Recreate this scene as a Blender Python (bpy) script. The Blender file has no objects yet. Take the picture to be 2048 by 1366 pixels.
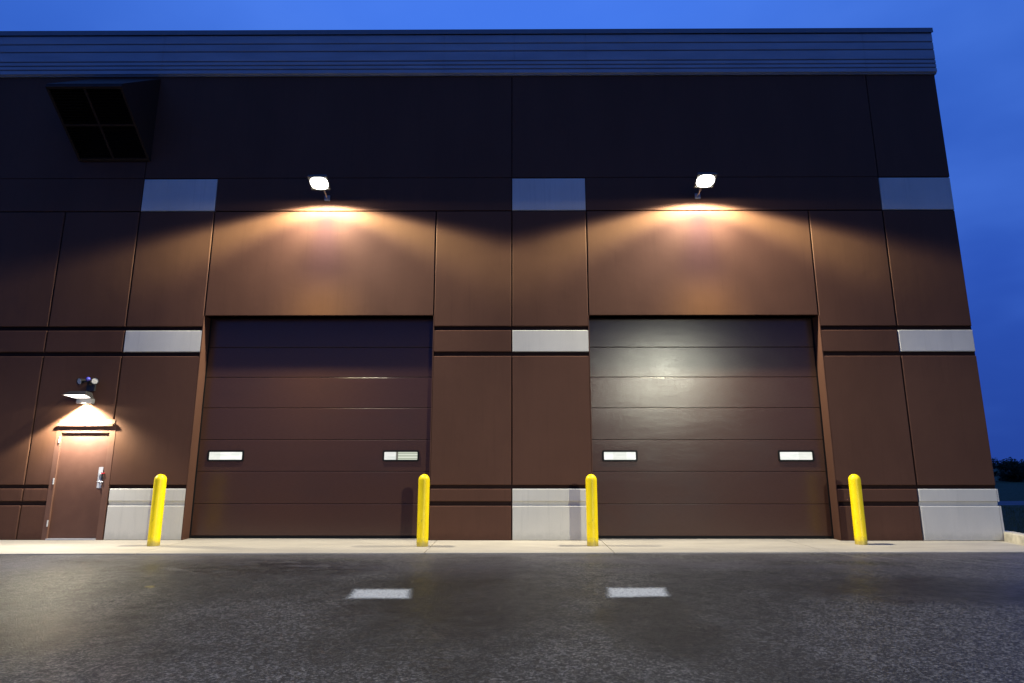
import bpy, bmesh, math, random
from mathutils import Vector, Matrix
R = math.radians
C = bpy.context.scene
COL = C.collection
random.seed(7)

# ------------------------------------------------------------------ camera
PITCH, YAW, ROLL = 0.196298, -0.0054918, 0.000154
EYE = Vector((0.0, -12.2, 1.4438))
cy, sy = math.cos(YAW), math.sin(YAW)
r0 = Vector((cy, -sy, 0)); f0 = Vector((sy, cy, 0)); u0 = Vector((0, 0, 1))
fw = f0 * math.cos(PITCH) + u0 * math.sin(PITCH)
up = u0 * math.cos(PITCH) - f0 * math.sin(PITCH)
rr = r0 * math.cos(ROLL) + up * math.sin(ROLL)
uu = up * math.cos(ROLL) - r0 * math.sin(ROLL)
cd = bpy.data.cameras.new('camera')
cam = bpy.data.objects.new('camera', cd); COL.objects.link(cam)
cd.sensor_width = 36.0; cd.lens = 1225.0 / 2048 * 36
cd.clip_start = 0.05; cd.clip_end = 3000
m3 = Matrix((rr, uu, -fw)).transposed()
cam.matrix_world = Matrix.Translation(EYE) @ m3.to_4x4()
C.camera = cam

# ------------------------------------------------------------------ colour management
C.view_settings.view_transform = 'Standard'
C.view_settings.look = 'None'
C.view_settings.exposure = 0.0
C.view_settings.gamma = 1.0

# ------------------------------------------------------------------ node helper
class N:
    """tiny wrapper to write node maths compactly"""
    def __init__(s, tree):
        s.t = tree; s.n = tree.nodes; s.l = tree.links
    def node(s, typ, **kw):
        n = s.n.new(typ)
        for k, v in kw.items(): setattr(n, k, v)
        return n
    def put(s, sock, v):
        if isinstance(v, bpy.types.NodeSocket): s.l.new(v, sock)
        elif v is not None: sock.default_value = v
    def m(s, op, a, b=None, c=None, clamp=False):
        n = s.n.new('ShaderNodeMath'); n.operation = op; n.use_clamp = clamp
        s.put(n.inputs[0], a)
        if b is not None: s.put(n.inputs[1], b)
        if c is not None: s.put(n.inputs[2], c)
        return n.outputs[0]
    def ss(s, x, lo, hi, a=0.0, b=1.0):
        n = s.n.new('ShaderNodeMapRange'); n.interpolation_type = 'SMOOTHSTEP'
        s.put(n.inputs[0], x); n.inputs[1].default_value = lo; n.inputs[2].default_value = hi
        n.inputs[3].default_value = a; n.inputs[4].default_value = b
        return n.outputs[0]
    def lin(s, x, lo, hi, a=0.0, b=1.0):
        n = s.n.new('ShaderNodeMapRange')
        s.put(n.inputs[0], x); n.inputs[1].default_value = lo; n.inputs[2].default_value = hi
        n.inputs[3].default_value = a; n.inputs[4].default_value = b
        return n.outputs[0]
    def mix(s, f, a, b, blend='MIX'):
        n = s.n.new('ShaderNodeMix'); n.data_type = 'RGBA'; n.blend_type = blend
        s.put(n.inputs[0], f)
        for i, v in ((6, a), (7, b)):
            if isinstance(v, tuple): v = tuple(v) + (1.0,) if len(v) == 3 else v
            s.put(n.inputs[i], v)
        return n.outputs[2]
    def noise(s, vec, scale, detail=3.0, rough=0.55, dim='3D'):
        n = s.n.new('ShaderNodeTexNoise'); n.noise_dimensions = dim
        s.put(n.inputs['Vector'], vec); n.inputs['Scale'].default_value = scale
        n.inputs['Detail'].default_value = detail; n.inputs['Roughness'].default_value = rough
        return n.outputs['Fac']
    def voro(s, vec, scale, feat='F1', out='Distance', rnd=1.0):
        n = s.n.new('ShaderNodeTexVoronoi'); n.feature = feat
        s.put(n.inputs['Vector'], vec); n.inputs['Scale'].default_value = scale
        n.inputs['Randomness'].default_value = rnd
        return n.outputs[out]
    def mapping(s, vec, scale=(1, 1, 1), rot=(0, 0, 0), loc=(0, 0, 0)):
        n = s.n.new('ShaderNodeMapping'); s.put(n.inputs[0], vec)
        n.inputs['Scale'].default_value = scale; n.inputs['Rotation'].default_value = rot
        n.inputs['Location'].default_value = loc
        return n.outputs[0]
    def bump(s, h, dist, strength=1.0, nrm=None):
        n = s.n.new('ShaderNodeBump'); s.put(n.inputs['Height'], h)
        n.inputs['Distance'].default_value = dist; n.inputs['Strength'].default_value = strength
        if nrm is not None: s.put(n.inputs['Normal'], nrm)
        return n.outputs[0]
    def xyz(s, vec):
        n = s.n.new('ShaderNodeSeparateXYZ'); s.put(n.inputs[0], vec)
        return n.outputs[0], n.outputs[1], n.outputs[2]

# ------------------------------------------------------------------ sky (deep blue dusk)
W = bpy.data.worlds.new('World'); C.world = W; W.use_nodes = True
k = N(W.node_tree); k.n.clear()
tc = k.node('ShaderNodeTexCoord').outputs['Generated']
x, y, z = k.xyz(tc)
cr = k.node('ShaderNodeValToRGB'); k.put(cr.inputs[0], z)
e = cr.color_ramp.elements
e[0].position = 0.0; e[0].color = (.021, .066, .37, 1)
e[1].position = 1.0; e[1].color = (.060, .175, .72, 1)
for p, c in ((.25, (.027, .095, .52, 1)), (.50, (.040, .142, .66, 1)), (.62, (.056, .185, .80, 1))):
    q = e.new(p); q.color = c
cl = k.noise(k.mapping(tc, (1.6, 1.6, 3.4), (0, 0, .5)), 1.5, 4.0, .5)
c2 = k.mix(k.ss(cl, .42, .70, 0, .34), cr.outputs[0], (.10, .27, .98))
azi = k.ss(k.m('ABSOLUTE', x), .05, .62, 1.04, .88)
bg = k.node('ShaderNodeBackground'); k.put(bg.inputs[0], c2); k.put(bg.inputs[1], azi)
wo = k.node('ShaderNodeOutputWorld'); k.l.new(bg.outputs[0], wo.inputs[0])

# ------------------------------------------------------------------ lamp powers
FLOOD_W = 1330.0
DOOR_W = 330.0
POLE_W = 18500.0

# ------------------------------------------------------------------ object helpers
def tag(o, label=None, cat=None, group=None, kind=None):
    if label: o['label'] = label
    if cat: o['category'] = cat
    if group: o['group'] = group
    if kind: o['kind'] = kind
    return o
def thing(name, label, cat, loc=(0, 0, 0), group=None):
    o = bpy.data.objects.new(name, None); COL.objects.link(o)
    o.location = loc; o.empty_display_size = .2
    return tag(o, label, cat, group)
def obj(name, bm, mat, parent=None, smooth=False, loc=None, label=None):
    me = bpy.data.meshes.new(name)
    bmesh.ops.recalc_face_normals(bm, faces=bm.faces[:])
    bm.to_mesh(me); bm.free()
    if isinstance(mat, (list, tuple)):
        for mm in mat: me.materials.append(mm)
    else: me.materials.append(mat)
    if smooth:
        for p in me.polygons: p.use_smooth = True
    o = bpy.data.objects.new(name, me); COL.objects.link(o)
    if parent is not None:
        o.parent = parent
        if parent.type == 'MESH': pass
    if loc: o.location = loc
    if label: o['label'] = label
    return o
def dup(root, loc):
    r = root.copy(); COL.objects.link(r); r.location = loc
    for ch in list(root.children):
        c = ch.copy(); COL.objects.link(c); c.parent = r
        for g in ch.children:
            d = g.copy(); COL.objects.link(d); d.parent = c
    return r
def box(bm, x0, x1, y0, y1, z0, z1, mi=0, rot=None, piv=None):
    vs = [bm.verts.new(v) for v in ((x0, y0, z0), (x1, y0, z0), (x1, y1, z0), (x0, y1, z0),
                                    (x0, y0, z1), (x1, y0, z1), (x1, y1, z1), (x0, y1, z1))]
    for f in ((0, 1, 2, 3), (4, 5, 6, 7), (0, 1, 5, 4), (1, 2, 6, 5), (2, 3, 7, 6), (3, 0, 4, 7)):
        bm.faces.new([vs[i] for i in f]).material_index = mi
    if rot is not None:
        bmesh.ops.rotate(bm, verts=vs, cent=piv or (0, 0, 0), matrix=rot)
    return vs
def panel(bm, x0, x1, z0, z1, yf=0.0, yb=0.05, ch=0.012, mi=0, cx0=1, cx1=1, cz0=1, cz1=1):
    """a facade panel: front face at yf, chamfered round its four edges, open behind"""
    a, b, c, d = x0 + ch * cx0, x1 - ch * cx1, z0 + ch * cz0, z1 - ch * cz1
    F = [bm.verts.new(v) for v in ((a, yf, c), (b, yf, c), (b, yf, d), (a, yf, d))]
    M = [bm.verts.new(v) for v in ((x0, yf + ch, z0), (x1, yf + ch, z0), (x1, yf + ch, z1), (x0, yf + ch, z1))]
    B = [bm.verts.new(v) for v in ((x0, yb, z0), (x1, yb, z0), (x1, yb, z1), (x0, yb, z1))]
    bm.faces.new(F).material_index = mi
    for i in range(4):
        j = (i + 1) % 4
        bm.faces.new((F[i], F[j], M[j], M[i])).material_index = mi
        bm.faces.new((M[i], M[j], B[j], B[i])).material_index = mi
def cyl(bm, p0, p1, r0, r1=None, n=20, caps=True, mi=0):
    r1 = r0 if r1 is None else r1
    p0, p1 = Vector(p0), Vector(p1); d = (p1 - p0).normalized()
    a = d.orthogonal().normalized(); b = d.cross(a)
    A = [bm.verts.new(p0 + (a * math.cos(t) + b * math.sin(t)) * r0) for t in [2 * math.pi * i / n for i in range(n)]]
    B = [bm.verts.new(p1 + (a * math.cos(t) + b * math.sin(t)) * r1) for t in [2 * math.pi * i / n for i in range(n)]]
    for i in range(n):
        bm.faces.new((A[i], A[(i + 1) % n], B[(i + 1) % n], B[i])).material_index = mi
    if caps:
        bm.faces.new(A).material_index = mi; bm.faces.new(B).material_index = mi
def lathe(bm, prof, n=32, cx=0, cy_=0):
    rings = []
    for (r, z) in prof:
        if r < 1e-5: rings.append([bm.verts.new((cx, cy_, z))])
        else: rings.append([bm.verts.new((cx + r * math.cos(2 * math.pi * i / n), cy_ + r * math.sin(2 * math.pi * i / n), z)) for i in range(n)])
    for A, B in zip(rings, rings[1:]):
        for i in range(n):
            j = (i + 1) % n
            if len(A) == 1 and len(B) == 1: continue
            if len(A) == 1: bm.faces.new((A[0], B[j], B[i]))
            elif len(B) == 1: bm.faces.new((A[i], A[j], B[0]))
            else: bm.faces.new((A[i], A[j], B[j], B[i]))

# ------------------------------------------------------------------ materials
def newmat(name):
    m = bpy.data.materials.new(name); m.use_nodes = True
    t = N(m.node_tree); b = m.node_tree.nodes['Principled BSDF']
    return m, t, b
def simple(name, col, rough=.5, metal=0.0, spec=.5, noise=.12, nscale=6.0, bump=0.0, bscale=60.0):
    m, t, b = newmat(name)
    tc = t.node('ShaderNodeTexCoord').outputs['Object']
    f = t.noise(tc, nscale, 4.0, .6)
    c = t.mix(t.lin(f, .3, .7), tuple(v * (1 - noise) for v in col), tuple(min(1, v * (1 + noise)) for v in col))
    t.put(b.inputs['Base Color'], c)
    b.inputs['Metallic'].default_value = metal
    b.inputs['Specular IOR Level'].default_value = spec
    t.put(b.inputs['Roughness'], t.lin(f, .3, .7, max(.03, rough - .06), min(1, rough + .06)))
    if bump:
        t.put(b.inputs['Normal'], t.bump(t.noise(tc, bscale, 3.0), bump))
    return m
def painted_concrete(name, col, spec=.08, rough=.70):
    m, t, b = newmat(name)
    tc = t.node('ShaderNodeTexCoord').outputs['Object']
    big = t.noise(t.mapping(tc, (.5, 1, .22)), 1.6, 4.0, .6)
    streak = t.noise(t.mapping(tc, (6.0, 1, .35)), 2.2, 3.0, .6)
    fine = t.noise(t.mapping(tc, (1, 1, 3.0)), 38, 4.0, .7)
    c = t.mix(t.lin(big, .3, .7), tuple(v * .88 for v in col), tuple(v * 1.10 for v in col))
    c = t.mix(t.ss(streak, .52, .74, 0, .20), c, tuple(v * .55 for v in col))
    _x, _y, _z = t.xyz(tc)
    splash = t.m('ADD', _z, t.m('MULTIPLY', t.noise(tc, 7.0, 4.0, .7), -.30))
    c = t.mix(t.ss(splash, .04, -.14, 0, .45), c, tuple(v * .5 for v in col))
    c = t.mix(t.lin(fine, .35, .65, 0, .22), c, tuple(v * 1.35 for v in col))
    t.put(b.inputs['Base Color'], c)
    b.inputs['Specular IOR Level'].default_value = spec
    t.put(b.inputs['Roughness'], t.lin(fine, .3, .7, rough - .07, rough + .08))
    h = t.m('ADD', t.m('MULTIPLY', fine, .0022), t.m('MULTIPLY', t.noise(tc, 2.3, 2.0), .006))
    t.put(b.inputs['Normal'], t.bump(h, 1.0, .8))
    return m

BROWN = (.082, .0390, .0250)
M_wall = painted_concrete('painted_brown_concrete', BROWN)
M_grey = painted_concrete('painted_grey_concrete', (.49, .47, .41), .15)
M_joint = simple('joint_sealant', (.022, .014, .012), .8, noise=.2)
M_back = simple('shaded_recess_brown', (.022, .012, .010), .85, spec=.05, bump=.001)  # darker than the wall brown: groove shade is put into the colour
M_side = painted_concrete('painted_brown_side', BROWN)
M_roof = simple('roof_membrane', (.2, .2, .2), .8)
def yellow_mat():
    m, t, b = newmat('yellow_sleeve')
    tc = t.node('ShaderNodeTexCoord').outputs['Object']
    x, y, z = t.xyz(tc)
    f = t.noise(tc, 4.0, 3.0)
    sc = t.noise(t.mapping(tc, (1, 1, .35)), 26, 4.0, .7)
    c = t.mix(t.lin(f, .3, .7), (.80, .57, .0), (.86, .65, .0))
    c = t.mix(t.m('MULTIPLY', t.ss(sc, .60, .70), t.ss(z, .75, .30, 0, .7)), c, (.30, .22, .04))
    dirt = t.m('ADD', z, t.m('MULTIPLY', t.noise(tc, 14, 4.0, .7), -.22))
    c = t.mix(t.ss(dirt, .06, -.10, 0, .75), c, (.20, .15, .06))
    t.put(b.inputs['Base Color'], c)
    b.inputs['Specular IOR Level'].default_value = .3
    t.put(b.inputs['Roughness'], t.lin(sc, .3, .7, .36, .55))
    return m
M_yellow = yellow_mat()
M_bcap = simple('black_paint', (.012, .012, .013), .45)
M_alu = simple('brushed_aluminium', (.50, .50, .50), .42, metal=.5)
M_lamp = simple('dark_bronze_housing', (.035, .033, .032), .42, metal=.3)
M_lampgrey = simple('grey_cast_housing', (.22, .22, .22), .45, metal=.5)
M_hood = simple('brown_sheet_metal', (.028, .018, .014), .6, spec=.12)
M_dark = simple('dark_louvre', (.003, .003, .003), .8, spec=.02)
M_seal = simple('rubber_seal', (.008, .008, .008), .6, spec=.1)
M_door = simple('brown_gloss_door_paint', (.094, .045, .030), .5, spec=.2, noise=.06, bump=.0008, bscale=10)
M_frame = simple('brown_frame_paint', (.12, .060, .040), .45, spec=.25, noise=.06)

def overhead_mat():
    m, t, b = newmat('brown_embossed_steel')
    tc = t.node('ShaderNodeTexCoord').outputs['Object']
    grain = t.noise(t.mapping(tc, (1.5, 1, 26.0)), 7.0, 5.0, .7)
    big = t.noise(t.mapping(tc, (.8, 1, 1.2)), 1.7, 3.0, .5)
    wav = t.noise(t.mapping(tc, (.9, 1, 3.2)), 1.5, 2.0, .5)
    c = t.mix(t.lin(grain, .3, .7), (.050, .0235, .0150), (.070, .0335, .0220))
    c = t.mix(t.ss(big, .5, .75, 0, .25), c, (.044, .025, .020))
    t.put(b.inputs['Base Color'], c)
    b.inputs['Specular IOR Level'].default_value = .33
    t.put(b.inputs['Roughness'], t.m('ADD', t.lin(grain, .3, .7, .175, .235), t.lin(big, .3, .7, -.015, .02)))
    h = t.m('ADD', t.m('MULTIPLY', grain, .0008), t.m('MULTIPLY', wav, .0014))
    t.put(b.inputs['Normal'], t.bump(h, 1.0, 1.0))
    return m
M_oh = overhead_mat()

def parapet_mat():
    m, t, b = newmat('grey_blue_ribbed_metal')
    tc = t.node('ShaderNodeTexCoord').outputs['Object']
    f = t.noise(t.mapping(tc, (.35, 1, 1.5)), 2.0, 4.0, .6)
    c = t.mix(t.lin(f, .3, .7), (.20, .21, .23), (.27, .28, .30))
    t.put(b.inputs['Base Color'], c)
    b.inputs['Metallic'].default_value = .15
    b.inputs['Roughness'].default_value = .45
    return m
M_para = parapet_mat()

def emit_mat(name, col, st):
    m, t, b = newmat(name)
    b.inputs['Base Color'].default_value = (.8, .8, .8, 1)
    b.inputs['Emission Color'].default_value = tuple(col) + (1,)
    b.inputs['Emission Strength'].default_value = st
    b.inputs['Roughness'].default_value = .2
    return m
M_lens = emit_mat('lit_lens', (1.0, .97, .90), 14.0)
M_lens2 = emit_mat('lit_small_lens', (1.0, .95, .88), 5.0)

def pane_mat(name, bars):
    m, t, b = newmat(name)
    tc = t.node('ShaderNodeTexCoord').outputs['Object']
    x, y, z = t.xyz(tc)
    f = t.noise(t.mapping(tc, (3, 1, 14)), 1.6, 2.0)
    c = t.mix(t.ss(f, .35, .7), (1.0, .99, .93), (.82, .86, .78))
    if bars:   # a shelf post and stacked goods seen through the pane
        z2 = t.m('FRACT', t.m('MULTIPLY', z, 19.0))
        s1 = t.ss(z2, .25, .55)
        c3 = t.mix(s1, (.42, .47, .33), (.80, .84, .68))
        c = t.mix(t.ss(x, -2.41, -2.37), c, c3)
        post = t.m('MULTIPLY', t.ss(x, -2.40, -2.385), t.ss(x, -2.345, -2.36))
        c = t.mix(post, c, (.16, .15, .11))
    else:
        x2 = t.m('FRACT', t.m('MULTIPLY', x, 1.35))
        c = t.mix(t.m('MULTIPLY', t.ss(x2, .62, .66), .30), c, (.55, .58, .45))
    b.inputs['Base Color'].default_value = (.05, .05, .05, 1)
    b.inputs['Roughness'].default_value = .12
    t.put(b.inputs['Emission Color'], c)
    b.inputs['Emission Strength'].default_value = 1.05 if not bars else .85
    return m
M_pane = pane_mat('lit_pane', False)
M_pane2 = pane_mat('lit_pane_with_shelf', True)

def asphalt_mat():
    m, t, b = newmat('asphalt')
    tc = t.node('ShaderNodeTexCoord').outputs['Object']
    warp = t.noise(tc, 9.0, 2.0)
    vd = t.voro(tc, 62.0)
    vd2 = t.voro(t.mapping(tc, loc=(3.1, 1.7, 0)), 115.0)
    fine = t.noise(tc, 75, 3.0, .75)
    grit = t.noise(t.mapping(tc, loc=(7, 3, 0)), 24, 5.0, .85)
    mid = t.noise(tc, 4.5, 5.0, .65)
    big = t.noise(t.mapping(tc, (1, .7, 1), loc=(4, 2, 0)), .45, 5.0, .6)
    spk = t.m('ADD', t.m('MULTIPLY', grit, .6), t.m('MULTIPLY', fine, .4))
    c = t.mix(t.ss(spk, .45, .58), (.0045, .0043, .0038), (.180, .170, .146))
    wv = t.m('MULTIPLY', t.noise(tc, 30, 2.0), .04)
    va = t.node('ShaderNodeVectorMath', operation='ADD'); t.put(va.inputs[0], tc); t.put(va.inputs[1], wv)
    g1, g2, g3 = t.xyz(t.voro(va.outputs[0], 46.0, out='Color'))
    h1, h2, h3 = t.xyz(t.voro(va.outputs[0], 90.0, out='Color'))
    cell = t.m('ADD', t.m('MULTIPLY', g1, .62), t.m('MULTIPLY', h1, .38))
    c = t.mix(.62, c, t.mix(t.ss(cell, .42, .88), (.0035, .0033, .003), (.36, .340, .290)))
    c = t.mix(t.ss(vd, .45, .68, 0, .5), c, (.010, .0098, .0092))
    x, y, z = t.xyz(tc)
    c = t.mix(t.ss(big, .44, .60, .0, 1.0), c, (.42, .42, .42), 'MULTIPLY')
    c = t.mix(t.ss(mid, .50, .72, 0, 1.0), c, (.62, .60, .60), 'MULTIPLY')
    # damp, oil-darkened areas of the surface
    wob = t.m('MULTIPLY', t.m('SUBTRACT', t.noise(tc, 1.4, 5.0, .7), .5), 1.7)
    def blob(cx_, cy_, rx, ry):
        a_ = t.m('DIVIDE', t.m('SUBTRACT', x, cx_), rx); b_ = t.m('DIVIDE', t.m('SUBTRACT', y, cy_), ry)
        return t.ss(t.m('ADD', t.m('SQRT', t.m('ADD', t.m('MULTIPLY', a_, a_), t.m('MULTIPLY', b_, b_))), wob), 1.25, .55)
    damp = t.m('MAXIMUM', t.m('MAXIMUM', blob(-.45, -4.8, 1.3, 2.1), blob(1.3, -5.9, .6, 1.3)), t.m('MAXIMUM', blob(-4.6, -6.6, 1.1, 1.0), blob(5.2, -4.6, 1.8, .9)))
    c = t.mix(damp, c, (.34, .32, .31), 'MULTIPLY')
    # sky sheen near the apron, painted in as a paler lilac tone
    sheen_tint = t.m('MULTIPLY', t.ss(y, -4.6, -1.9), t.ss(t.noise(t.mapping(tc, (.35, 1.4, 1)), 1.3, 4.0), .30, .62))
    c = t.mix(t.m('MULTIPLY', sheen_tint, .70), c, (.100, .090, .098))
    # oily wet patch in front of the first door
    px = t.m('SUBTRACT', x, -4.1); py = t.m('SUBTRACT', y, -3.0)
    dist = t.m('SQRT', t.m('ADD', t.m('MULTIPLY', t.m('MULTIPLY', px, px), .16), t.m('MULTIPLY', t.m('MULTIPLY', py, py), .9)))
    wet = t.m('MULTIPLY', t.ss(t.m('ADD', dist, t.m('MULTIPLY', mid, .9)), 1.5, .80), t.ss(t.noise(t.mapping(tc, (1, 2.2, 1)), 2.6, 5.0, .7), .40, .52))
    c = t.mix(wet, c, (.20, .18, .20), 'MULTIPLY')
    yx = t.m('SUBTRACT', x, -4.40); yy = t.m('SUBTRACT', y, -4.40)
    yd = t.m('ADD', t.m('SQRT', t.m('ADD', t.m('MULTIPLY', yx, yx), t.m('MULTIPLY', yy, yy))), t.m('MULTIPLY', t.noise(tc, 9.0, 3.0), .22))
    c = t.mix(t.ss(yd, .21, .14, 0, .6), c, (.34, .27, .05))   # scrap of old yellow paint
    # thin pale scuffs dragged by tyres turning out of the right door
    for (ax, ay, bx, by, wd) in ((5.30, -1.55, 5.62, -2.35, .030), (5.62, -1.55, 6.02, -2.45, .024), (6.45, -2.05, 7.3, -3.15, .028), (7.0, -2.2, 8.0, -3.3, .024)):
        L_ = math.hypot(bx - ax, by - ay); ux, uy = (bx - ax) / L_, (by - ay) / L_
        qx = t.m('SUBTRACT', x, ax); qy = t.m('SUBTRACT', y, ay)
        al = t.m('ADD', t.m('MULTIPLY', qx, ux), t.m('MULTIPLY', qy, uy))
        ac = t.m('ABSOLUTE', t.m('ADD', t.m('MULTIPLY', qx, -uy), t.m('MULTIPLY', qy, ux)))
        msk = t.m('MULTIPLY', t.ss(ac, wd, wd * .3), t.m('MULTIPLY', t.ss(al, -.1, .2), t.ss(al, L_, L_ * .6)))
        c = t.mix(t.m('MULTIPLY', msk, .75), c, (.24, .22, .21))
    t.put(b.inputs['Base Color'], c)
    b.inputs['Specular IOR Level'].default_value = .36
    rough = t.m('SUBTRACT', t.m('SUBTRACT', t.lin(mid, .3, .7, .40, .56), t.m('MULTIPLY', damp, .10)), t.m('MULTIPLY', wet, .12))
    t.put(b.inputs['Roughness'], rough)
    h = t.m('ADD', t.m('ADD', t.m('MULTIPLY', t.ss(vd, .75, .05), .0060), t.m('ADD', t.m('MULTIPLY', t.ss(spk, .40, .62), .010), t.m('MULTIPLY', cell, .010))), t.m('MULTIPLY', t.ss(vd2, .8, .05), .0022))
    h = t.m('ADD', h, t.m('MULTIPLY', mid, .012))
    h = t.m('ADD', h, t.m('MULTIPLY', fine, .0012))
    t.put(b.inputs['Normal'], t.bump(h, 1.0, .75))
    return m
M_asph = asphalt_mat()

def apron_mat():
    m, t, b = newmat('apron_concrete')
    tc = t.node('ShaderNodeTexCoord').outputs['Object']
    f = t.noise(t.mapping(tc, (.5, 1.5, 1)), 1.8, 5.0, .6)
    g = t.noise(tc, 45, 3.0, .6)
    st = t.noise(t.mapping(tc, (.8, 3.5, 1), (0, 0, .25)), 2.4, 4.0, .65)
    c = t.mix(t.lin(f, .3, .7), (.28, .25, .20), (.38, .34, .27))
    c = t.mix(t.ss(st, .54, .74, 0, .45), c, (.24, .205, .17))
    c = t.mix(t.lin(g, .3, .7, 0, .2), c, (.50, .45, .36))
    t.put(b.inputs['Base Color'], c)
    b.inputs['Roughness'].default_value = .75
    t.put(b.inputs['Normal'], t.bump(t.m('ADD', t.m('MULTIPLY', g, .002), t.m('MULTIPLY', f, .006)), 1.0, .7))
    return m
M_apron = apron_mat()
M_kerb = simple('kerb_concrete', (.42, .38, .29), .8, noise=.3, nscale=5, bump=.004, bscale=25)

def mark_mat():
    m, t, b = newmat('white_ground_mark')
    tc = t.node('ShaderNodeTexCoord').outputs['Object']
    vd = t.voro(tc, 62.0); fine = t.noise(tc, 90, 3.0, .7)
    c = t.mix(t.ss(vd, .45, .75, 0, .75), (.62, .64, .57), (.22, .22, .20))
    c = t.mix(t.ss(fine, .52, .7, 0, .5), c, (.30, .30, .28))
    t.put(b.inputs['Base Color'], c); b.inputs['Roughness'].default_value = .6
    # mottled white, edges fade into the asphalt (UV runs 0..1 over the mark)
    uv = t.node('ShaderNodeUVMap').outputs[0]
    u, v, _ = t.xyz(uv)
    e1 = t.m('MINIMUM', t.m('MULTIPLY', t.m('MINIMUM', u, t.m('SUBTRACT', 1.0, u)), 6.5),
             t.m('MULTIPLY', t.m('MINIMUM', v, t.m('SUBTRACT', 1.0, v)), 3.6))
    n = t.noise(tc, 42, 3.0, .7)
    a = t.m('MULTIPLY', t.ss(t.m('ADD', e1, t.m('MULTIPLY', t.m('SUBTRACT', n, .5), 1.2)), .10, .95), .92)
    t.put(b.inputs['Alpha'], a)
    return m
M_mark = mark_mat()

def grass_mat(name, c0, c1):
    m, t, b = newmat(name)
    tc = t.node('ShaderNodeTexCoord').outputs['Object']
    f = t.noise(tc, 1.3, 5.0, .7); g = t.noise(tc, 30, 3.0, .7)
    c = t.mix(t.lin(t.m('ADD', t.m('MULTIPLY', f, .5), t.m('MULTIPLY', g, .5)), .35, .65), c0, c1)
    t.put(b.inputs['Base Color'], c); b.inputs['Roughness'].default_value = .8
    b.inputs['Specular IOR Level'].default_value = .1
    t.put(b.inputs['Normal'], t.bump(g, .03))
    return m
M_grass = grass_mat('grass_ground', (.020, .032, .012), (.045, .066, .026))
M_leafd = grass_mat('dark_leaves', (.012, .020, .010), (.030, .042, .020))
M_leafp = grass_mat('pine_needles', (.010, .020, .012), (.024, .038, .020))
M_bark = simple('bark', (.05, .04, .032), .9, noise=.3, bump=.01)
M_wetroad = simple('wet_lane', (.02, .02, .024), .5, spec=.22, noise=.1, nscale=2)

# ------------------------------------------------------------------ layout (metres; facade plane y = 0)
CX = [-23.84, -22.25, -20.66, -19.07, -17.48, -15.89, -14.33, -12.75, -11.16, -9.575, -7.98, -6.39]
J_C, P_L, P_R = -.07, -1.672, 1.503
Q_L, Q_M, Q_R = 6.20, 7.765, 9.295
ROWS = [(0.0, .640), (.722, .960), (1.030, 3.572), (3.660, 4.105), (4.190, 6.688)]
ZTOP = 9.885; GJ = .011
REC = .28

bld = thing('warehouse', 'brown concrete warehouse with two tall overhead doors and a ribbed metal roof edge', 'warehouse')

# ---- wall: every brown panel, its backing and the sides of the block in one mesh
bm = bmesh.new()
def column(x0, x1, skip=(), split=None):
    for i, (z0, z1) in enumerate(ROWS):
        if i in skip: continue
        panel(bm, x0 + GJ, x1 - GJ, z0, z1)
accent = []   # (x0,x1,z0,z1)
for i in range(len(CX) - 1):
    x0, x1 = CX[i], CX[i + 1]
    if x0 == -7.98:
        column(x0, x1, skip=(0, 1, 3)); accent += [(x0 + .075, x1, *ROWS[0]), (x0 + .075, x1, *ROWS[1]), (x0, x1, *ROWS[3])]
    elif x0 == -9.575:            # bay with the service door
        for j in (3, 4): panel(bm, x0 + GJ, x1 - GJ, *ROWS[j])
        panel(bm, x0 + GJ, x1 - GJ, 2.205, ROWS[2][1], cz0=0)
        panel(bm, x0 + GJ, -9.085, 1.030, 2.205, cx1=0, cz1=0)
        panel(bm, -7.915 + .0, -7.98 - GJ + .0, 1.03, 1.04) if False else None
        panel(bm, x0 + GJ, -9.085, *ROWS[0], cx1=0); panel(bm, x0 + GJ, -9.085, *ROWS[1], cx1=0)
    else:
        column(x0, x1)
for x0, x1, acc in ((P_L, J_C, 0), (J_C, P_R, 1), (Q_L, Q_M, 0), (Q_M, Q_R, 1)):
    if acc:
        column(x0, x1, skip=(0, 1, 3)); accent += [(x0, x1, *ROWS[0]), (x0, x1, *ROWS[1]), (x0, x1, *ROWS[3])]
    else: column(x0, x1)
panel(bm, -6.39 + GJ, P_L - GJ, 4.42, 6.688, yb=.3, cz0=.6)
panel(bm, P_R + GJ, Q_L - GJ, 4.42, 6.688, yb=.3, cz0=.6)
# upper storey with its accent band
for x0, x1, a in ((-23.84, -15.89, None), (-15.89, -7.98, None), (-7.98, J_C, (-7.98, -6.39)), (J_C, Q_M, (J_C, P_R)), (Q_M, Q_R, (Q_M, Q_R))):
    g0 = .008
    panel(bm, x0 + g0, x1 - g0, 7.458, ZTOP, ch=.006)
    if a is None: panel(bm, x0 + g0, x1 - g0, 6.706, 7.450, ch=.006)
    else:
        accent.append((a[0] + g0 - GJ, a[1] - g0 + GJ, 6.706, 7.436))
        if a[1] < x1: panel(bm, a[1] + .004, x1 - g0, 6.706, 7.450, ch=.006)
# backing slab, split round the openings (front of it is the bottom of every reveal)
def back(x0, x1, z0, z1, d=.30, y=.045): box(bm, x0, x1, y, y + d, z0, z1, 1)
back(-23.84, -9.085, 0, 2.205); back(-7.915, -6.39 + .0, 0, 2.205); back(-23.84, -6.39, 2.205, 4.42)
back(P_L, P_R, 0, 4.42); back(Q_L, Q_R, 0, 4.42)
back(-23.84, Q_R, 4.42, ZTOP)
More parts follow.
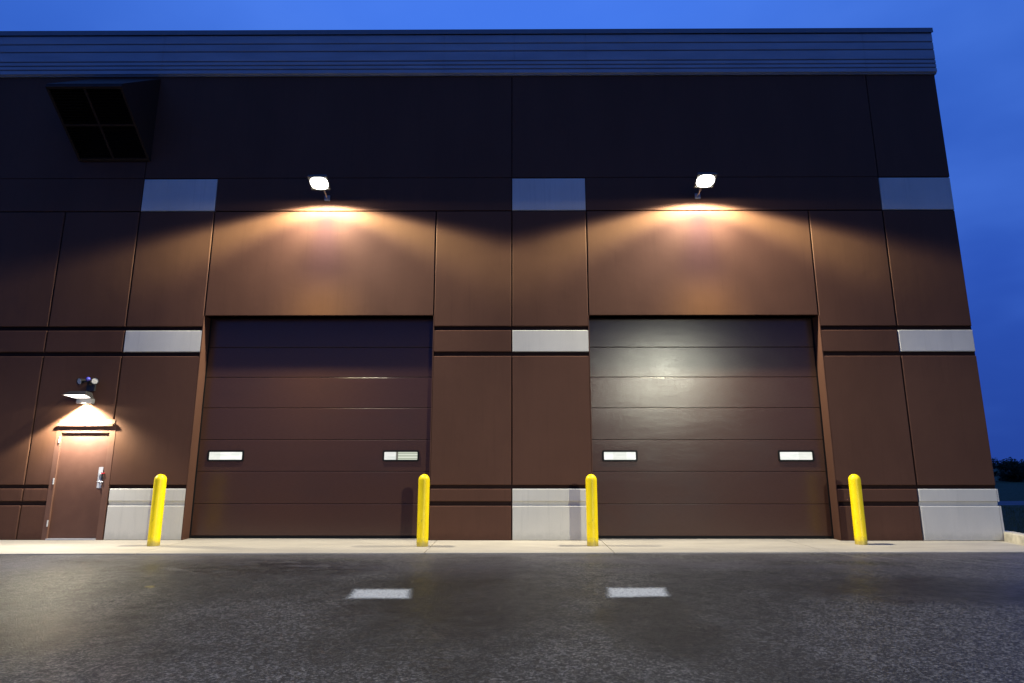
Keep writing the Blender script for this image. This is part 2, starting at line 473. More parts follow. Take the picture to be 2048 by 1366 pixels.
# opening reveals of the two big doors: real jambs and soffits
for a, b_ in ((-6.39, P_L), (P_R, Q_L)):
    for xj, s in ((a, -1), (b_, 1)):
        x0, x1 = (xj - .012, xj + .004) if s < 0 else (xj - .004, xj + .012)
        box(bm, x0, x1, -.001, .345, 0, 4.42, 0)
# rest of the block (sides, back, floor slab)
box(bm, 8.99, Q_R - .001, .35, 24, 0, ZTOP, 2); box(bm, -23.84, -23.54, .35, 24, 0, ZTOP, 2); box(bm, -23.84, Q_R - .001, 24, 24.3, 0, ZTOP, 2)
obj('wall', bm, [M_wall, M_back, M_side], bld)

for (x0, x1, z0, z1) in accent:
    bm = bmesh.new(); panel(bm, x0 + GJ, x1 - GJ, z0, z1, yf=-.001, ch=.012)
    if z0 == 0.0 and x0 > 7:  # outer corner block returns round the side
        box(bm, x1 - GJ - .001, x1 + .025, .0, .5, z0, z1)
    if z0 == .722 and x0 > 7: box(bm, x1 - GJ - .001, x1 + .010, .0, .5, z0, z1)
    lab = 'pale grey accent panel'
    obj('accent_panel', bm, M_grey, bld, label=lab)

# grey shallow reveals beside the base blocks
for x0, x1 in ((-7.905, -6.39), (J_C, P_R), (Q_M, Q_R)):
    bm = bmesh.new()
    vs = [bm.verts.new(v) for v in ((x0 + GJ, .040, .640), (x1 - GJ, .040, .640), (x1 - GJ, .022, .722), (x0 + GJ, .022, .722))]
    bm.faces.new(vs)
    obj('accent_groove', bm, M_grey, bld)

# ---- ribbed parapet cladding, coping, roof
bm = bmesh.new()
zs = [9.905, 10.02, 10.12, 10.22, 10.465, 10.66, 10.885]
X0, X1 = -23.87, Q_R + .02
seams = [X0, -15.74, -7.87, -1.585, -.02, 1.58, 7.76, X1]
for a, b_ in zip(seams, seams[1:]):
    for z0, z1 in zip(zs, zs[1:]):
        ya, yb_ = -.060, -.048
        g = .004
        vs = [bm.verts.new(v) for v in ((a + g, yb_ + .02, z0 + .0), (b_ - g, yb_ + .02, z0), (b_ - g, ya, z0 + .022), (a + g, ya, z0 + .022),
                                        (b_ - g, ya, z1 - .012), (a + g, ya, z1 - .012), (b_ - g, yb_ + .02, z1), (a + g, yb_ + .02, z1))]
        bm.faces.new((vs[0], vs[1], vs[2], vs[3])); bm.faces.new((vs[3], vs[2], vs[4], vs[5])); bm.faces.new((vs[5], vs[4], vs[6], vs[7]))
box(bm, X0, X1 - .001, -.026, .25, 9.890, 10.89)
obj('parapet_cladding', bm, M_para, bld)
bm = bmesh.new(); box(bm, X0 - .02, X1 + .02, -.085, .30, 10.905, 11.0); box(bm, X0 - .02, X1 + .02, -.088, -.080, 10.885, 10.93)
bmesh.ops.bevel(bm, geom=bm.edges[:], offset=.004, segments=1)
obj('coping', bm, simple('coping_metal', (.10, .11, .13), .45, metal=.2), bld)
bm = bmesh.new(); box(bm, -23.6, 9.25, .31, 24.2, 10.0, 10.2)
obj('roof', bm, M_roof, bld)

# ---- overhead doors
SZ = [.045, .655, 1.28, 1.905, 2.545, 3.175, 3.80, 4.47]
def overhead(x0, x1, wins, pm, lab):
    bm = bmesh.new()
    yf = REC
    for z0, z1 in zip(SZ, SZ[1:]):
        g = .004; c = .010
        P = [(yf + .030, z0 + g), (yf + .004, z0 + g + .006), (yf, z0 + g + c), (yf, z1 - g - .006), (yf + .003, z1 - g - .001), (yf + .030, z1 - g)]
        A = [bm.verts.new((x0 + .002, p, q)) for p, q in P]; B = [bm.verts.new((x1 - .002, p, q)) for p, q in P]
        for i in range(len(P) - 1): bm.faces.new((A[i], B[i], B[i + 1], A[i + 1]))
    box(bm, x0 + .002, x1 - .002, yf + .028, yf + .05, SZ[0], 4.47)
    d = obj('overhead_door', bm, M_oh, bld, label=lab)
    bm = bmesh.new(); box(bm, x0 + .01, x1 - .01, yf - .004, yf + .035, .006, .05)
    obj('bottom_seal', bm, M_seal, d)
    for a, b_ in ((x0 + .0025, x0 + .030), (x1 - .030, x1 - .0025)):
        bm = bmesh.new(); box(bm, a, b_, yf - .012, yf - .001, .01, 4.41)
        obj('side_seal', bm, M_seal, d)
    for i, (a, b_) in enumerate(wins):
        z0, z1 = 1.480, 1.700; t_ = .034
        bm = bmesh.new()
        # rounded rectangular frame ring
        def rr_(a, b_, z0, z1, r, n=5):
            pts = []
            for cx_, cz_, st in ((b_ - r, z1 - r, 0), (a + r, z1 - r, 90), (a + r, z0 + r, 180), (b_ - r, z0 + r, 270)):
                for k_ in range(n + 1):
                    an = R(st + 90 * k_ / n); pts.append((cx_ + r * math.cos(an), cz_ + r * math.sin(an)))
            return pts
        O = rr_(a, b_, z0, z1, .035); I = rr_(a + t_, b_ - t_, z0 + t_, z1 - t_, .012)
        n = len(O)
        vo0 = [bm.verts.new((p[0], yf + .002, p[1])) for p in O]; vo = [bm.verts.new((p[0] * .998 + (a + b_) / 2 * .002, yf - .018, p[1])) for p in O]
        vi = [bm.verts.new((p[0], yf - .018, p[1])) for p in I]; vi0 = [bm.verts.new((p[0], yf + .001, p[1])) for p in I]
        for q in range(n):
            w = (q + 1) % n
            bm.faces.new((vo0[q], vo0[w], vo[w], vo[q])); bm.faces.new((vo[q], vo[w], vi[w], vi[q])); bm.faces.new((vi[q], vi[w], vi0[w], vi0[q]))
        obj('window_frame', bm, M_seal, d)
        bm = bmesh.new()
        bm.faces.new([bm.verts.new((p[0], yf - .003, p[1])) for p in rr_(a + t_ - .003, b_ - t_ + .003, z0 + t_ - .003, z1 - t_ + .003, .012)])
        obj('window_pane', bm, pm[i], d)
    return d
overhead(-6.39, P_L, ((-6.182, -5.448), (-2.662, -1.928)), (M_pane, M_pane2), 'closed brown sectional door with dark top half')
overhead(P_R, Q_L, ((1.738, 2.442), (5.248, 5.962)), (M_pane, M_pane), 'closed brown sectional door with a pale reflection')

# ---- service door
DX0, DX1 = -9.0, -8.02; dy = .055
bm = bmesh.new()
box(bm, -9.085, DX0 + .012, -.006, .14, 0, 2.09); box(bm, DX1 - .012, -7.915, -.006, .14, 0, 2.09)
box(bm, DX0 + .012, DX1 - .012, -.0058, .14, 2.035, 2.09)
box(bm, -9.085, -7.915, -.002, .14, 2.092, 2.203)
bmesh.ops.bevel(bm, geom=bm.edges[:], offset=.003, segments=1)
obj('door_frame', bm, M_frame, bld)
bm = bmesh.new(); box(bm, DX0 + .015, DX1 - .015, dy - .02, dy + .03, .035, 2.032)
bmesh.ops.bevel(bm, geom=bm.edges[:], offset=.003, segments=1)
sd = obj('service_door', bm, M_door, bld, label='brown steel personnel door, closed')
bm = bmesh.new()
hy = dy - .02
box(bm, -8.170, -8.085, hy - .008, hy - .0005, .97, 1.37)
box(bm, -8.155, -8.10, hy - .03, hy - .0085, 1.20, 1.27)
cyl(bm, (-8.128, hy - .008, 1.235), (-8.128, hy - .045, 1.235), .022, n=14)
cyl(bm, (-8.128, hy - .008, 1.09), (-8.128, hy - .055, 1.09), .016, n=12)
cyl(bm, (-8.138, hy - .052, 1.09), (-8.03, hy - .052, 1.088), .011, n=10)
obj('handle', bm, M_alu, sd)
bm = bmesh.new(); box(bm, -8.07, -8.042, -.028, -.0065, 1.13, 1.24)
obj('strike_guard', bm, M_bcap, sd)
bm = bmesh.new(); box(bm, -8.075, -8.02, -.031, -.0065, 1.244, 1.262)
obj('release_tab', bm, simple('red_plastic', (.5, .02, .03), .4), sd)
for zc in (1.90, 1.10, .31):
    bm = bmesh.new(); box(bm, DX0 - .018, DX0 + .010, -.014, -.0065, zc - .058, zc + .058); cyl(bm, (DX0 + .004, -.024, zc - .06), (DX0 + .004, -.024, zc + .06), .009, n=10)
    obj('hinge', bm, M_alu, sd)
bm = bmesh.new(); box(bm, DX0 + .013, DX1 - .013, -.03, .10, .004, .028)
obj('threshold', bm, M_alu, bld)
bm = bmesh.new()      # drip cap above the frame: flange, slope and lip
P = [(-.0015, 2.30), (-.012, 2.298), (-.012, 2.225), (-.068, 2.205), (-.068, 2.165), (-.062, 2.165), (-.062, 2.199), (-.0015, 2.212)]
A = [bm.verts.new((-9.055, p, q)) for p, q in P]; B = [bm.verts.new((-7.945, p, q)) for p, q in P]
for i in range(len(P)): bm.faces.new((A[i], B[i], B[(i + 1) % len(P)], A[(i + 1) % len(P)]))
bm.faces.new(A); bm.faces.new(B)
obj('drip_cap', bm, M_frame, bld)

# ------------------------------------------------------------------ vent hood high on the wall
hx0, hx1 = -9.43, -7.89
hood = thing('vent_hood', 'dark boxy vent hood high on the left of the wall under the roof edge', 'vent hood', (hx0 + .77, 0, 7.86))
def hv(x, y, z): return (x - (hx0 + .77), y, z - 7.86)
bm = bmesh.new()
S = [(-.002, 9.84), (-1.18, 8.93), (-1.18, 8.88), (-.002, 7.86)]
L = [bm.verts.new(hv(hx0, p, q)) for p, q in S]; Rr = [bm.verts.new(hv(hx1, p, q)) for p, q in S]
bm.faces.new(L); bm.faces.new(Rr)
bm.faces.new((L[0], Rr[0], Rr[1], L[1])); bm.faces.new((L[1], Rr[1], Rr[2], L[2])); bm.faces.new((L[0], L[3], Rr[3], Rr[0]))
obj('hood_shell', bm, M_hood, hood)
# inclined screen (faces down and out) with a frame and a cross bar
d = Vector((0, 0 + 1.178, 7.86 - 8.88)); Ld = d.length; d.normalize(); nrm = Vector((0, d.z, -d.y)).normalized()
if nrm.z > 0: nrm = -nrm
o0 = Vector((0, -1.18, 8.88))
def sp(x, s, o): 
    p = o0 + d * s + nrm * o; return hv(x, p.y, p.z)
def slab(bm, x0, x1, s0, s1, o0_, o1_):
    vs = [bm.verts.new(sp(x, s, o)) for o in (o0_, o1_) for x, s in ((x0, s0), (x1, s0), (x1, s1), (x0, s1))]
    for f in ((0, 1, 2, 3), (4, 5, 6, 7), (0, 1, 5, 4), (1, 2, 6, 5), (2, 3, 7, 6), (3, 0, 4, 7)): bm.faces.new([vs[i] for i in f])
bm = bmesh.new()
slab(bm, hx0, hx1, 0, .05, .001, .03); slab(bm, hx0, hx1, Ld - .07, Ld - .02, .001, .03)
slab(bm, hx0, hx0 + .05, .05, Ld - .07, .001, .03); slab(bm, hx1 - .05, hx1, .05, Ld - .07, .001, .03)
xm = (hx0 + hx1) / 2; sm = Ld * .5
slab(bm, xm - .022, xm + .022, .05, sm - .02, .001, .028); slab(bm, xm - .022, xm + .022, sm + .02, Ld - .07, .001, .028)
slab(bm, hx0 + .05, hx1 - .05, sm - .02, sm + .02, .001, .028)
obj('screen_frame', bm, M_hood, hood)
bm = bmesh.new()
for a, b_ in ((hx0 + .05, xm - .022), (xm + .022, hx1 - .05)):
    for c, e_ in ((.05, sm - .02), (sm + .02, Ld - .07)):
        n = 12
        for i in range(n):
            s0 = c + (e_ - c) * i / n; slab(bm, a, b_, s0 + .004, s0 + (e_ - c) / n * .55, .002, .012)
obj('louvre', bm, M_dark, hood)

# ------------------------------------------------------------------ wall floodlights
def light_nodes(ld):
    ld.use_nodes = True
    t = N(ld.node_tree); em = None
    for n in ld.node_tree.nodes:
        if n.type == 'EMISSION': em = n
    inc = t.node('ShaderNodeNewGeometry').outputs['Incoming']
    return t, em, t.xyz(inc)

HX, HY, HZ = 0.0, -.60, 0.0
def make_flood(loc, label):
    th = thing('floodlight', label, 'floodlight', loc, 'floodlights over the two overhead doors')
    bm = bmesh.new(); box(bm, -.055, .055, -.035, -.001, -.10, .02)
    bmesh.ops.bevel(bm, geom=bm.edges[:], offset=.006, segments=2)
    obj('wall_box', bm, M_lampgrey, th)
    bm = bmesh.new(); cyl(bm, (0, -.035, -.04), (0, -.22, .015), .017, n=12); cyl(bm, (0, -.22, .015), (0, -.42, .05), .017, n=12)
    bmesh.ops.create_uvsphere(bm, u_segments=12, v_segments=8, radius=.026, matrix=Matrix.Translation((0, -.22, .015)))
    obj('arm', bm, M_lampgrey, th)
    rot = Matrix.Rotation(R(-27), 3, 'X'); piv = (0, -.60, 0)
    bm = bmesh.new()
    # tapered cast housing: lens side down, ribbed back up
    lo = [(-.20, -.17), (.20, -.17), (.20, .17), (-.20, .17)]; hi = [(-.13, -.11), (.13, -.11), (.13, .11), (-.13, .11)]
    A = [bm.verts.new((x, -.60 + y, .03)) for x, y in lo]; A2 = [bm.verts.new((x, -.60 + y, .075)) for x, y in lo]; B = [bm.verts.new((x, -.60 + y, .17)) for x, y in hi]
    for i in range(4):
        j = (i + 1) % 4; bm.faces.new((A[i], A[j], A2[j], A2[i])); bm.faces.new((A2[i], A2[j], B[j], B[i]))
    bm.faces.new(B)
    A3 = [bm.verts.new((x * .90, -.60 + y * .88, .03)) for x, y in lo]; A4 = [bm.verts.new((x * .86, -.60 + y * .84, .05)) for x, y in lo]
    for i in range(4):
        j = (i + 1) % 4; bm.faces.new((A[i], A[j], A3[j], A3[i])); bm.faces.new((A3[i], A3[j], A4[j], A4[i]))
    bm.faces.new(A4)
    for i in range(7): box(bm, -.12 + .04 * i - .004, -.12 + .04 * i + .004, -.70, -.50, .165, .20)
    box(bm, -.04, .04, -.46, -.40, .05, .12)
    bmesh.ops.rotate(bm, verts=bm.verts[:], cent=piv, matrix=rot)
    obj('housing', bm, M_lamp, th)
    bm = bmesh.new()
    vs = []
    n = 28
    for i in range(n):       # slightly bulged rounded lens
        an = 2 * math.pi * i / n; c_, s_ = math.cos(an), math.sin(an)
        q = 1 / max(abs(c_) ** 2.3 + abs(s_) ** 2.3, 1e-6) ** (1 / 2.3)
        vs.append((c_ * q * .180, -.60 + s_ * q * .155))
    o1 = [bm.verts.new((x, y, .036)) for x, y in vs]
    o2 = [bm.verts.new((x * .75, -.60 + (y + .60) * .75, -.012)) for x, y in vs]
    for i in range(n): bm.faces.new((o1[i], o1[(i + 1) % n], o2[(i + 1) % n], o2[i]))
    bm.faces.new(o2)
    bmesh.ops.rotate(bm, verts=bm.verts[:], cent=piv, matrix=rot)
    obj('lens', bm, M_lens, th, smooth=False)
    ld = bpy.data.lights.new('flood_lamp', 'POINT'); ld.energy = FLOOD_W; ld.shadow_soft_size = .10
    t, em, (dx, dy_, dz) = light_nodes(ld)
    ndz = t.m('MULTIPLY', dz, -1.0)
    ax = t.m('ABSOLUTE', dx)
    ang = t.m('ARCTAN2', ax, ndz)                       # sideways angle from straight down
    wedge = t.ss(ndz, .165, .30, .035, 1.0)             # cut-off cone of the reflector, faint spill above it
    ring = t.m('MULTIPLY', t.ss(ndz, .20, .31), t.ss(ndz, .60, .36))
    plane = t.ss(ndz, .0, .05)
    tow = t.m('MAXIMUM', dy_, .075)
    wallf = t.m('MULTIPLY', t.m('POWER', t.m('DIVIDE', .20, tow), 1.10), t.ss(dy_, .09, .20, .92, 1.60))  # reflector sends little light back to the wall, more downwards
    out = t.ss(dy_, -.30, .05, 1.0, 0.0)                # outward throw
    base = t.m('ADD', t.m('MULTIPLY', wallf, t.m('SUBTRACT', 1.0, out)), t.m('MULTIPLY', out, 1.0))
    mid = t.m('ADD', .78, t.m('MULTIPLY', t.ss(ang, R(8), R(34)), .32))
    st = t.m('MULTIPLY', t.m('MULTIPLY', t.m('MULTIPLY', wedge, plane), base), mid)
    hot = t.m('MULTIPLY', t.ss(dy_, .38, .72, 1.0, 1.8), t.m('ADD', 1.0, t.m('MULTIPLY', ring, t.ss(dy_, .05, .25, .2, 1.5))))
    st = t.m('MULTIPLY', st, hot)
    spot = t.m('MULTIPLY', t.m('MULTIPLY', t.ss(dy_, .13, .23), t.ss(dy_, .38, .24)), t.ss(ang, R(30), R(0)))
    st = t.m('MULTIPLY', st, t.m('ADD', 1.0, t.m('MULTIPLY', spot, 1.7)))
    near = t.ss(dy_, .10, .38)
    warm = t.mix(near, (1.0, .93, .73), (1.0, .94, .80))
    warm = t.mix(t.m('MULTIPLY', ring, t.ss(dy_, .05, .2)), warm, (1.0, .96, .60))
    warm = t.mix(spot, warm, (1.0, .88, .50))
    pink = t.mix(t.m('MULTIPLY', t.ss(ang, R(26), R(4)), t.m('MULTIPLY', near, t.ss(dy_, .27, .40, .0, 1.0))), warm, (1.0, .93, 1.0))
    t.put(em.inputs[0], pink); t.put(em.inputs[1], st)
    lo_ = bpy.data.objects.new('lamp_source', ld); COL.objects.link(lo_); lo_.parent = th
    lo_.location = (0, -.60 - .02, -.05)
    return th
fl = make_flood((-4.0, 0, 7.02), 'lit floodlight on a short arm above the left overhead door')
f2 = dup(fl, (3.875, 0, 7.05)); f2['label'] = 'lit floodlight on a short arm above the right overhead door'

# ------------------------------------------------------------------ small light over the service door
wl = thing('wall_light', 'small lit downlight fixture on the wall just above the brown service door', 'wall light', (-8.56, 0, 2.66))
bm = bmesh.new(); box(bm, -.15, .15, -.10, -.001, -.055, .045)
bmesh.ops.bevel(bm, geom=bm.edges[:], offset=.012, segments=2)
obj('back_box', bm, M_lampgrey, wl)
bm = bmesh.new()
A = [bm.verts.new(v) for v in ((-.19, -.101, .05), (.19, -.101, .05), (.24, -.42, .085), (-.24, -.42, .085))]
B = [bm.verts.new(v) for v in ((-.15, -.101, .16), (.15, -.101, .16), (.15, -.30, .17), (-.15, -.30, .17))]
for i in range(4):
    j = (i + 1) % 4; bm.faces.new((A[i], A[j], B[j], B[i]))
bm.faces.new(B)
A2 = [bm.verts.new(v) for v in ((-.175, -.112, .055), (.175, -.112, .055), (.222, -.405, .092), (-.222, -.405, .092))]
for i in range(4):
    j = (i + 1) % 4; bm.faces.new((A[i], A[j], A2[j], A2[i]))
bm.faces.new([bm.verts.new((v.co.x, v.co.y, v.co.z + .01)) for v in A2])
obj('shade', bm, M_lamp, wl)
bm = bmesh.new(); vs = [bm.verts.new(v) for v in ((-.16, -.150, .052), (.16, -.150, .052), (.205, -.395, .084), (-.205, -.395, .084))]
bm.faces.new(vs)
v2 = [bm.verts.new(v) for v in ((-.10, -.19, .044), (.10, -.19, .044), (.13, -.35, .062), (-.13, -.35, .062))]
for i in range(4): bm.faces.new((vs[i], vs[(i + 1) % 4], v2[(i + 1) % 4], v2[i]))
bm.faces.new(v2)
obj('lens', bm, M_lens2, wl)
ld = bpy.data.lights.new('door_lamp', 'POINT'); ld.energy = DOOR_W; ld.shadow_soft_size = .05
t, em, (dx, dy_, dz) = light_nodes(ld)
ndz = t.m('MULTIPLY', dz, -1.0); ang = t.m('ARCTAN2', dx, ndz)   # the head is turned a little: sharp cut-off on its left
wedge = t.m('MULTIPLY', t.ss(ang, R(46), R(72), 1.0, .02), t.ss(t.m('MULTIPLY', ang, -1.0), R(54), R(61), 1.0, .02))
ang = t.m('ABSOLUTE', ang)
plane = t.ss(ndz, .01, .10)
tow = t.m('ADD', t.ss(dy_, -.25, .02, 2.0, .75), t.ss(dy_, .10, .28, 0, .75))
st = t.m('MULTIPLY', t.m('MULTIPLY', wedge, plane), tow)
st = t.m('MULTIPLY', st, t.ss(dy_, .15, .55, 1.0, 3.2))
t.put(em.inputs[0], t.mix(t.ss(ang, R(25), R(45)), (1.0, .95, .84), (1.0, .92, .66))); t.put(em.inputs[1], st)
lo_ = bpy.data.objects.new('lamp_source', ld); COL.objects.link(lo_); lo_.parent = wl; lo_.location = (0, -.35, -.07)

# unlit twin-head unit above it
sl = thing('security_light', 'unlit security unit with two small round heads on the wall above the lit downlight', 'security light', (-8.50, 0, 3.0))
bm = bmesh.new(); box(bm, -.08, .08, -.05, -.001, -.14, .02)
bmesh.ops.bevel(bm, geom=bm.edges[:], offset=.01, segments=2)
obj('back_box', bm, M_bcap, sl)
bm = bmesh.new(); cyl(bm, (0, -.05, -.02), (0, -.12, .03), .02, n=12); cyl(bm, (-.13, -.12, .04), (.13, -.12, .04), .014, n=12)
obj('bracket', bm, M_bcap, sl)
M_glint = simple('chrome_reflector', (.72, .70, .62), .25, metal=.4)
M_blue = simple('blue_sensor_glass', (.08, .08, .45), .15)
for sx, tilt in ((-1, (-.30, -.85, -.25)), (1, (.42, -.85, -.15))):
    v = Vector(tilt).normalized(); p = Vector((sx * .135, -.13, .05))
    bm = bmesh.new(); cyl(bm, p - v * .05, p + v * .06, .035, .068, n=20, caps=False); cyl(bm, p - v * .075, p - v * .05, .02, .035, n=20)
    h = obj('lamp_head', bm, M_bcap, sl, smooth=False)
    bm = bmesh.new(); cyl(bm, p + v * .045, p + v * .052, .060, .050, n=20)
    obj('reflector', bm, M_glint, h)
bm = bmesh.new(); bmesh.ops.create_uvsphere(bm, u_segments=16, v_segments=10, radius=.042, matrix=Matrix.Translation((.01, -.16, .085)))
obj('sensor', bm, M_blue, sl, smooth=True)

# ------------------------------------------------------------------ bollards
def make_bollard(loc, label):
    th = thing('bollard', label, 'bollard', loc, 'yellow bollards beside the overhead doors')
    bm = bmesh.new(); r = .102; H = 1.25
    prof = [(r + .001, .001), (r + .001, .012), (r, .014), (r, H - .105)]
    for i in range(1, 9):
        a = R(90 * i / 8); prof.append((r * math.cos(a) if i < 8 else 0, H - .105 + .105 * math.sin(a)))
    lathe(bm, prof, 40)
    obj('post', bm, M_yellow, th, smooth=True)
    return th
b1 = make_bollard((-6.465, -.80, .0), 'leftmost yellow bollard, between the service door and the left overhead door')
for loc, lab in (((-1.655, -.83, 0), 'yellow bollard at the right-hand edge of the left overhead door'),
                 ((1.38, -.75, 0), 'yellow bollard at the left-hand edge of the right overhead door'),
                 ((6.29, -.52, 0), 'rightmost yellow bollard, beside the right jamb of the right overhead door')):
    q = dup(b1, loc); q['label'] = lab

# ------------------------------------------------------------------ ground
def sheet(name, pts, z, mat, kind='structure', label=None, sub=0):
    bm = bmesh.new(); bm.faces.new([bm.verts.new((x, y, z)) for x, y in pts])
    o = obj(name, bm, mat); tag(o, label, None, None, kind); return o
sheet('ground', [(-1500, -1500), (1500, -1500), (1500, 1500), (-1500, 1500)], -.17, M_grass, label='dark grass field reaching the horizon')
# asphalt yard: slab with a kerb-bounded right side
KP = [(9.33, .62), (9.285, -.012), (9.16, -.60), (8.97, -1.30), (8.94, -1.75), (9.25, -2.3), (9.9, -2.75), (11.2, -3.0), (40, -3.2)]
yard = [(-60, .3), (-60, -60), (60, -60), (60, -3.4), (11.2, -3.1), (9.9, -2.9), (9.2, -2.4), (8.95, -1.7), (9.0, .3)]
sheet('asphalt_yard', yard, -.016, M_asph, label='dark worn asphalt yard in front of the warehouse')
# apron
bm = bmesh.new()
ex = lambda x: -1.80 + (x + 8.28) * (.30 / 15.5)
cuts = [-60, -24.5, -19.5, -14.6, -9.9, -6.2, -1.50, 1.63, 5.2, 9.05]
for i in range(len(cuts) - 1):
    a, b_ = cuts[i] + .006, cuts[i + 1] - .006
    f = [bm.verts.new(v) for v in ((a, ex(a), 0), (b_, ex(b_), 0), (b_, .34, 0), (a, .34, 0))]
    s = [bm.verts.new(v) for v in ((a, ex(a) - .004, -.06), (b_, ex(b_) - .004, -.06), (b_, .34, -.06), (a, .34, -.06))]
    bm.faces.new(f)
    for q in range(4): bm.faces.new((f[q], f[(q + 1) % 4], s[(q + 1) % 4], s[q]))
tag(obj('apron', bm, M_apron), 'pale concrete apron strip along the foot of the wall', kind='structure')
# small concrete return between apron and kerb
sheet('pavement', [(9.052, .34), (9.052, ex(9.05)), (9.1, -1.5), (9.3, -.6), (9.5, .34)], -.006, M_kerb)

bm = bmesh.new()
def off(p0, p1, p2, d_):
    t1 = (Vector(p1) - Vector(p0)).normalized() if p0 else None; t2 = (Vector(p2) - Vector(p1)).normalized() if p2 else None
    t_ = (t1 + t2).normalized() if t1 is not None and t2 is not None else (t1 if t2 is None else t2)
    return Vector((-t_.y, t_.x)) * d_
prof = [(0, -.10), (.01, .145), (.03, .17), (.19, .17), (.20, -.2)]
rings = []
for i, p in enumerate(KP):
    n = off(KP[i - 1] if i else None, p, KP[i + 1] if i + 1 < len(KP) else None, 1)
    rings.append([bm.verts.new((p[0] + n.x * o_, p[1] + n.y * o_, h_)) for o_, h_ in prof])
for A, B in zip(rings, rings[1:]):
    for i in range(len(prof) - 1): bm.faces.new((A[i], A[i + 1], B[i + 1], B[i]))
tag(obj('kerb', bm, M_kerb), 'pale concrete kerb curving from the right corner of the building', kind='structure')

# lawn beside the building, blue wet lane beyond
lawn = [(9.62, .6), (9.60, .08), (9.44, -.62), (9.19, -1.30), (9.16, -1.68), (9.38, -2.16), (9.95, -2.58), (11.2, -2.83), (120, -3.0), (120, 9.3), (9.9, 8.6), (9.33, 1.0)]
sheet('lawn', lawn, .10, M_grass, label='dark mown lawn to the right of the building')
sheet('lane', [(9.4, 8.62), (140, 9.35), (140, 13.4), (9.4, 12.2)], .02, M_wetroad, label='narrow lane reflecting the blue sky')
# grass blades along the kerb and lawn (nobody could count them)
bm = bmesh.new()
for _ in range(9000):
    x = random.uniform(9.3, 15.5); y = random.uniform(-2.6, 8.3)
    if x < 9.66 + max(0, (-y - 1.9)) * .9: continue
    h = random.uniform(.03, .09); a = random.uniform(0, 6.28); w = .004
    dx, dy2 = math.cos(a) * w, math.sin(a) * w; lx, ly = random.uniform(-.03, .03), random.uniform(-.03, .03)
    bm.faces.new([bm.verts.new(v) for v in ((x - dx, y - dy2, .098), (x + dx, y + dy2, .098), (x + lx, y + ly, .098 + h))])
tag(obj('grass', bm, M_grass), 'short grass blades on the lawn beside the kerb', kind='stuff')

# ------------------------------------------------------------------ white bars on the asphalt
def mark(pts, label):
    me = bpy.data.meshes.new('ground_mark')
    me.from_pydata([(x, y, -.012) for x, y in pts], [], [(0, 1, 2, 3)])
    uv = me.uv_layers.new(name='UVMap')
    for i, c_ in enumerate(((0, 0), (1, 0), (1, 1), (0, 1))): uv.data[i].uv = c_
    me.materials.append(M_mark)
    o = bpy.data.objects.new('ground_mark', me); COL.objects.link(o)
    tag(o, label, None, None, 'structure')
mark([(-1.89, -5.14), (-1.10, -5.14), (-1.20, -4.47), (-1.95, -4.47)], 'short soft-edged white bar on the asphalt before the left bollard pair')
mark([(.97, -5.08), (1.76, -5.0), (1.84, -4.36), (1.05, -4.37)], 'short soft-edged white bar on the asphalt before the right overhead door')

# ------------------------------------------------------------------ trees and bushes far right
def leaves(bm, c, rx, ry, rz, n, s):
    for _ in range(n):
        while True:
            p = Vector((random.uniform(-1, 1), random.uniform(-1, 1), random.uniform(-1, 1)))
            if p.length < 1: break
        p = Vector((c[0] + p.x * rx, c[1] + p.y * ry, c[2] + p.z * rz))
        a = Vector((random.gauss(0, 1), random.gauss(0, 1), random.gauss(0, 1))).normalized(); b = a.orthogonal().normalized()
        q = s * random.uniform(.6, 1.3)
        bm.faces.new([bm.verts.new(p + a * q), bm.verts.new(p + b * q * .5), bm.verts.new(p - a * q), bm.verts.new(p - b * q * .5)])
def bush(loc, h, w, label):
    th = thing('bush', label, 'bush', loc, 'dark bushes beyond the lawn')
    bm = bmesh.new()
    for i in range(4):
        a = random.uniform(0, 6.28); cyl(bm, (0, 0, -.05), (math.cos(a) * w * .3, math.sin(a) * w * .3, h * .6), .05, .015, n=7)
    obj('trunk', bm, M_bark, th)
    bm = bmesh.new()
    for i in range(26):
        a = random.uniform(0, 6.28); rr_ = random.uniform(0, w * .42)
        zc = random.uniform(.08, .86) * h; r_ = random.uniform(.16, .30) * w * .6
        leaves(bm, (math.cos(a) * rr_, math.sin(a) * rr_, zc), r_, r_, r_ * .8, 130, .10)
    obj('crown', bm, M_leafd, th)
def pine(loc, h, w, label):
    th = thing('pine_tree', label, 'pine tree', loc, 'dark pines beyond the lawn')
    bm = bmesh.new(); cyl(bm, (0, 0, -.1), (0, 0, h * .97), .10, .015, n=9); obj('trunk', bm, M_bark, th)
    bm = bmesh.new()
    lv = int(h / .26)
    for i in range(lv):
        z_ = .35 + (h - .4) * i / lv; L_ = w * .5 * (1 - i / lv) ** .85 + .08
        for j in range(8):
            a = j * .785 + i * .5 + random.uniform(-.2, .2); l = L_ * random.uniform(.7, 1.15)
            for s_ in range(9):
                f = (s_ + .6) / 9
                leaves(bm, (math.cos(a) * l * f, math.sin(a) * l * f, z_ + .22 * f * l - .10 * f), .09, .09, .07, 7, .075)
    obj('crown', bm, M_leafp, th)
GZ = -.17
pine((47.5, 42.3, GZ), 4.8, 3.5, 'dark pine at the right edge of the picture, taller than the bushes next to it')
bush((44.6, 44.0, GZ), 2.05, 3.0, 'dark round bush just right of the building corner, beyond the lawn')
bush((42.6, 45.2, GZ), 2.35, 3.0, 'dark bush half hidden behind the corner of the building')
bush((46.0, 45.6, GZ), 1.9, 3.4, 'low dark bush filling the gap between the round bush and the edge pine')
bush((48.9, 45.4, GZ), 2.2, 3.4, 'low dark bush immediately right of the edge pine')
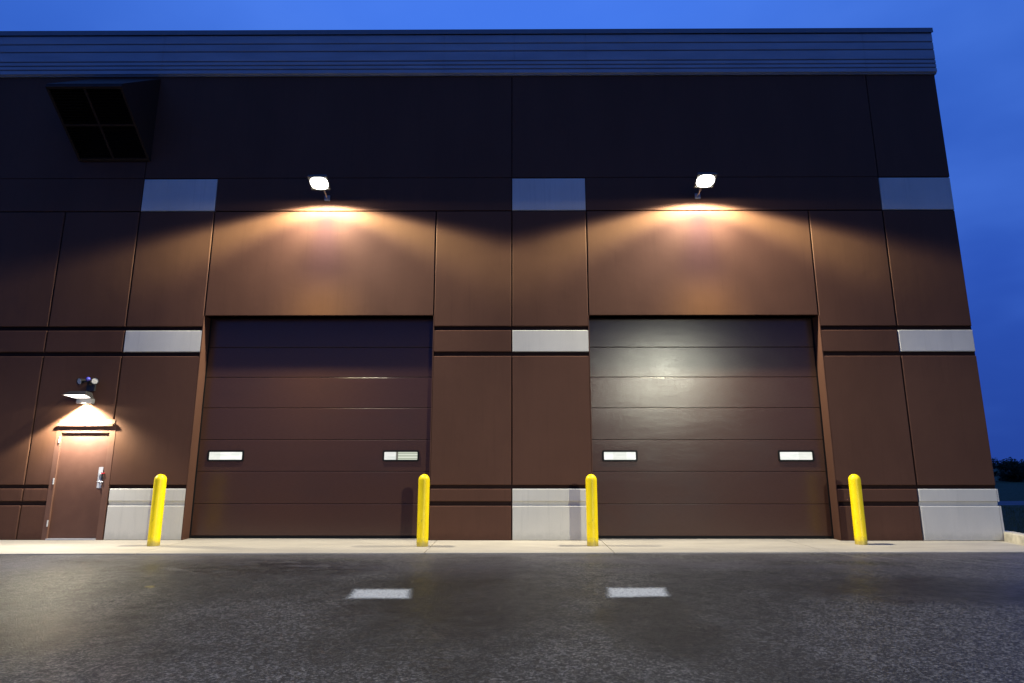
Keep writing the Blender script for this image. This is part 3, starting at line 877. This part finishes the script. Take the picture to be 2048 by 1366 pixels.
for i in range(6):
    x = 51.5 + i * 3.1 + random.uniform(-.5, .5)
    (pine if i % 3 == 1 else bush)((x, 44 + random.uniform(-1.5, 2.5), GZ), random.uniform(2.3, 3.4), random.uniform(2.6, 3.4),
        'dark %s, %s to the right of the edge pine' % (('pine' if i % 3 == 1 else 'bush'), ('first', 'second', 'third', 'fourth', 'fifth', 'sixth')[i]))

# ------------------------------------------------------------------ yard light pole behind the camera (its glare shows in the right door)
PX, PY, PZ = 9.2, -25.8, 7.6
pl = thing('light_pole', 'tall grey pole with a lit yard lamp, standing behind the camera', 'light pole', (PX + .6, PY - 1.2, -.02))
bm = bmesh.new(); cyl(bm, (0, 0, .6), (0, 0, PZ + .25), .075, .05, n=16); obj('pole', bm, M_lampgrey, pl)
bm = bmesh.new(); cyl(bm, (0, 0, 0), (0, 0, .6), .28, .28, n=24); obj('base', bm, M_kerb, pl)
bm = bmesh.new(); cyl(bm, (0, 0, PZ + .17), (-.50, 1.05, PZ + .22), .035, .03, n=12); obj('arm', bm, M_lampgrey, pl)
bm = bmesh.new(); box(bm, -.85, -.35, 1.0, 1.55, PZ + .12, PZ + .26); bmesh.ops.bevel(bm, geom=bm.edges[:], offset=.03, segments=2)
obj('lamp_head', bm, M_lamp, pl)
bm = bmesh.new(); box(bm, -.80, -.40, 1.05, 1.50, PZ + .095, PZ + .118); obj('lens', bm, M_lens, pl)
ld = bpy.data.lights.new('yard_lamp', 'POINT'); ld.energy = POLE_W; ld.shadow_soft_size = .22
t, em, (dx, dy_, dz) = light_nodes(ld)
dep = t.m('MULTIPLY', dz, -1.0)
st = t.ss(dep, math.sin(R(5.0)), math.sin(R(11.8)), .02, 1.0)
st = t.m('MULTIPLY', st, t.ss(dep, .22, .75, 1.0, .18))
st = t.m('MULTIPLY', st, t.ss(t.m('ARCTAN2', dx, dy_), R(-14), R(0), 1.0, .55))
t.put(em.inputs[0], (1.0, 1.0, .80, 1)); t.put(em.inputs[1], st)
lo_ = bpy.data.objects.new('lamp_source', ld); COL.objects.link(lo_); lo_.parent = pl; lo_.location = (-.6, 1.2, PZ)
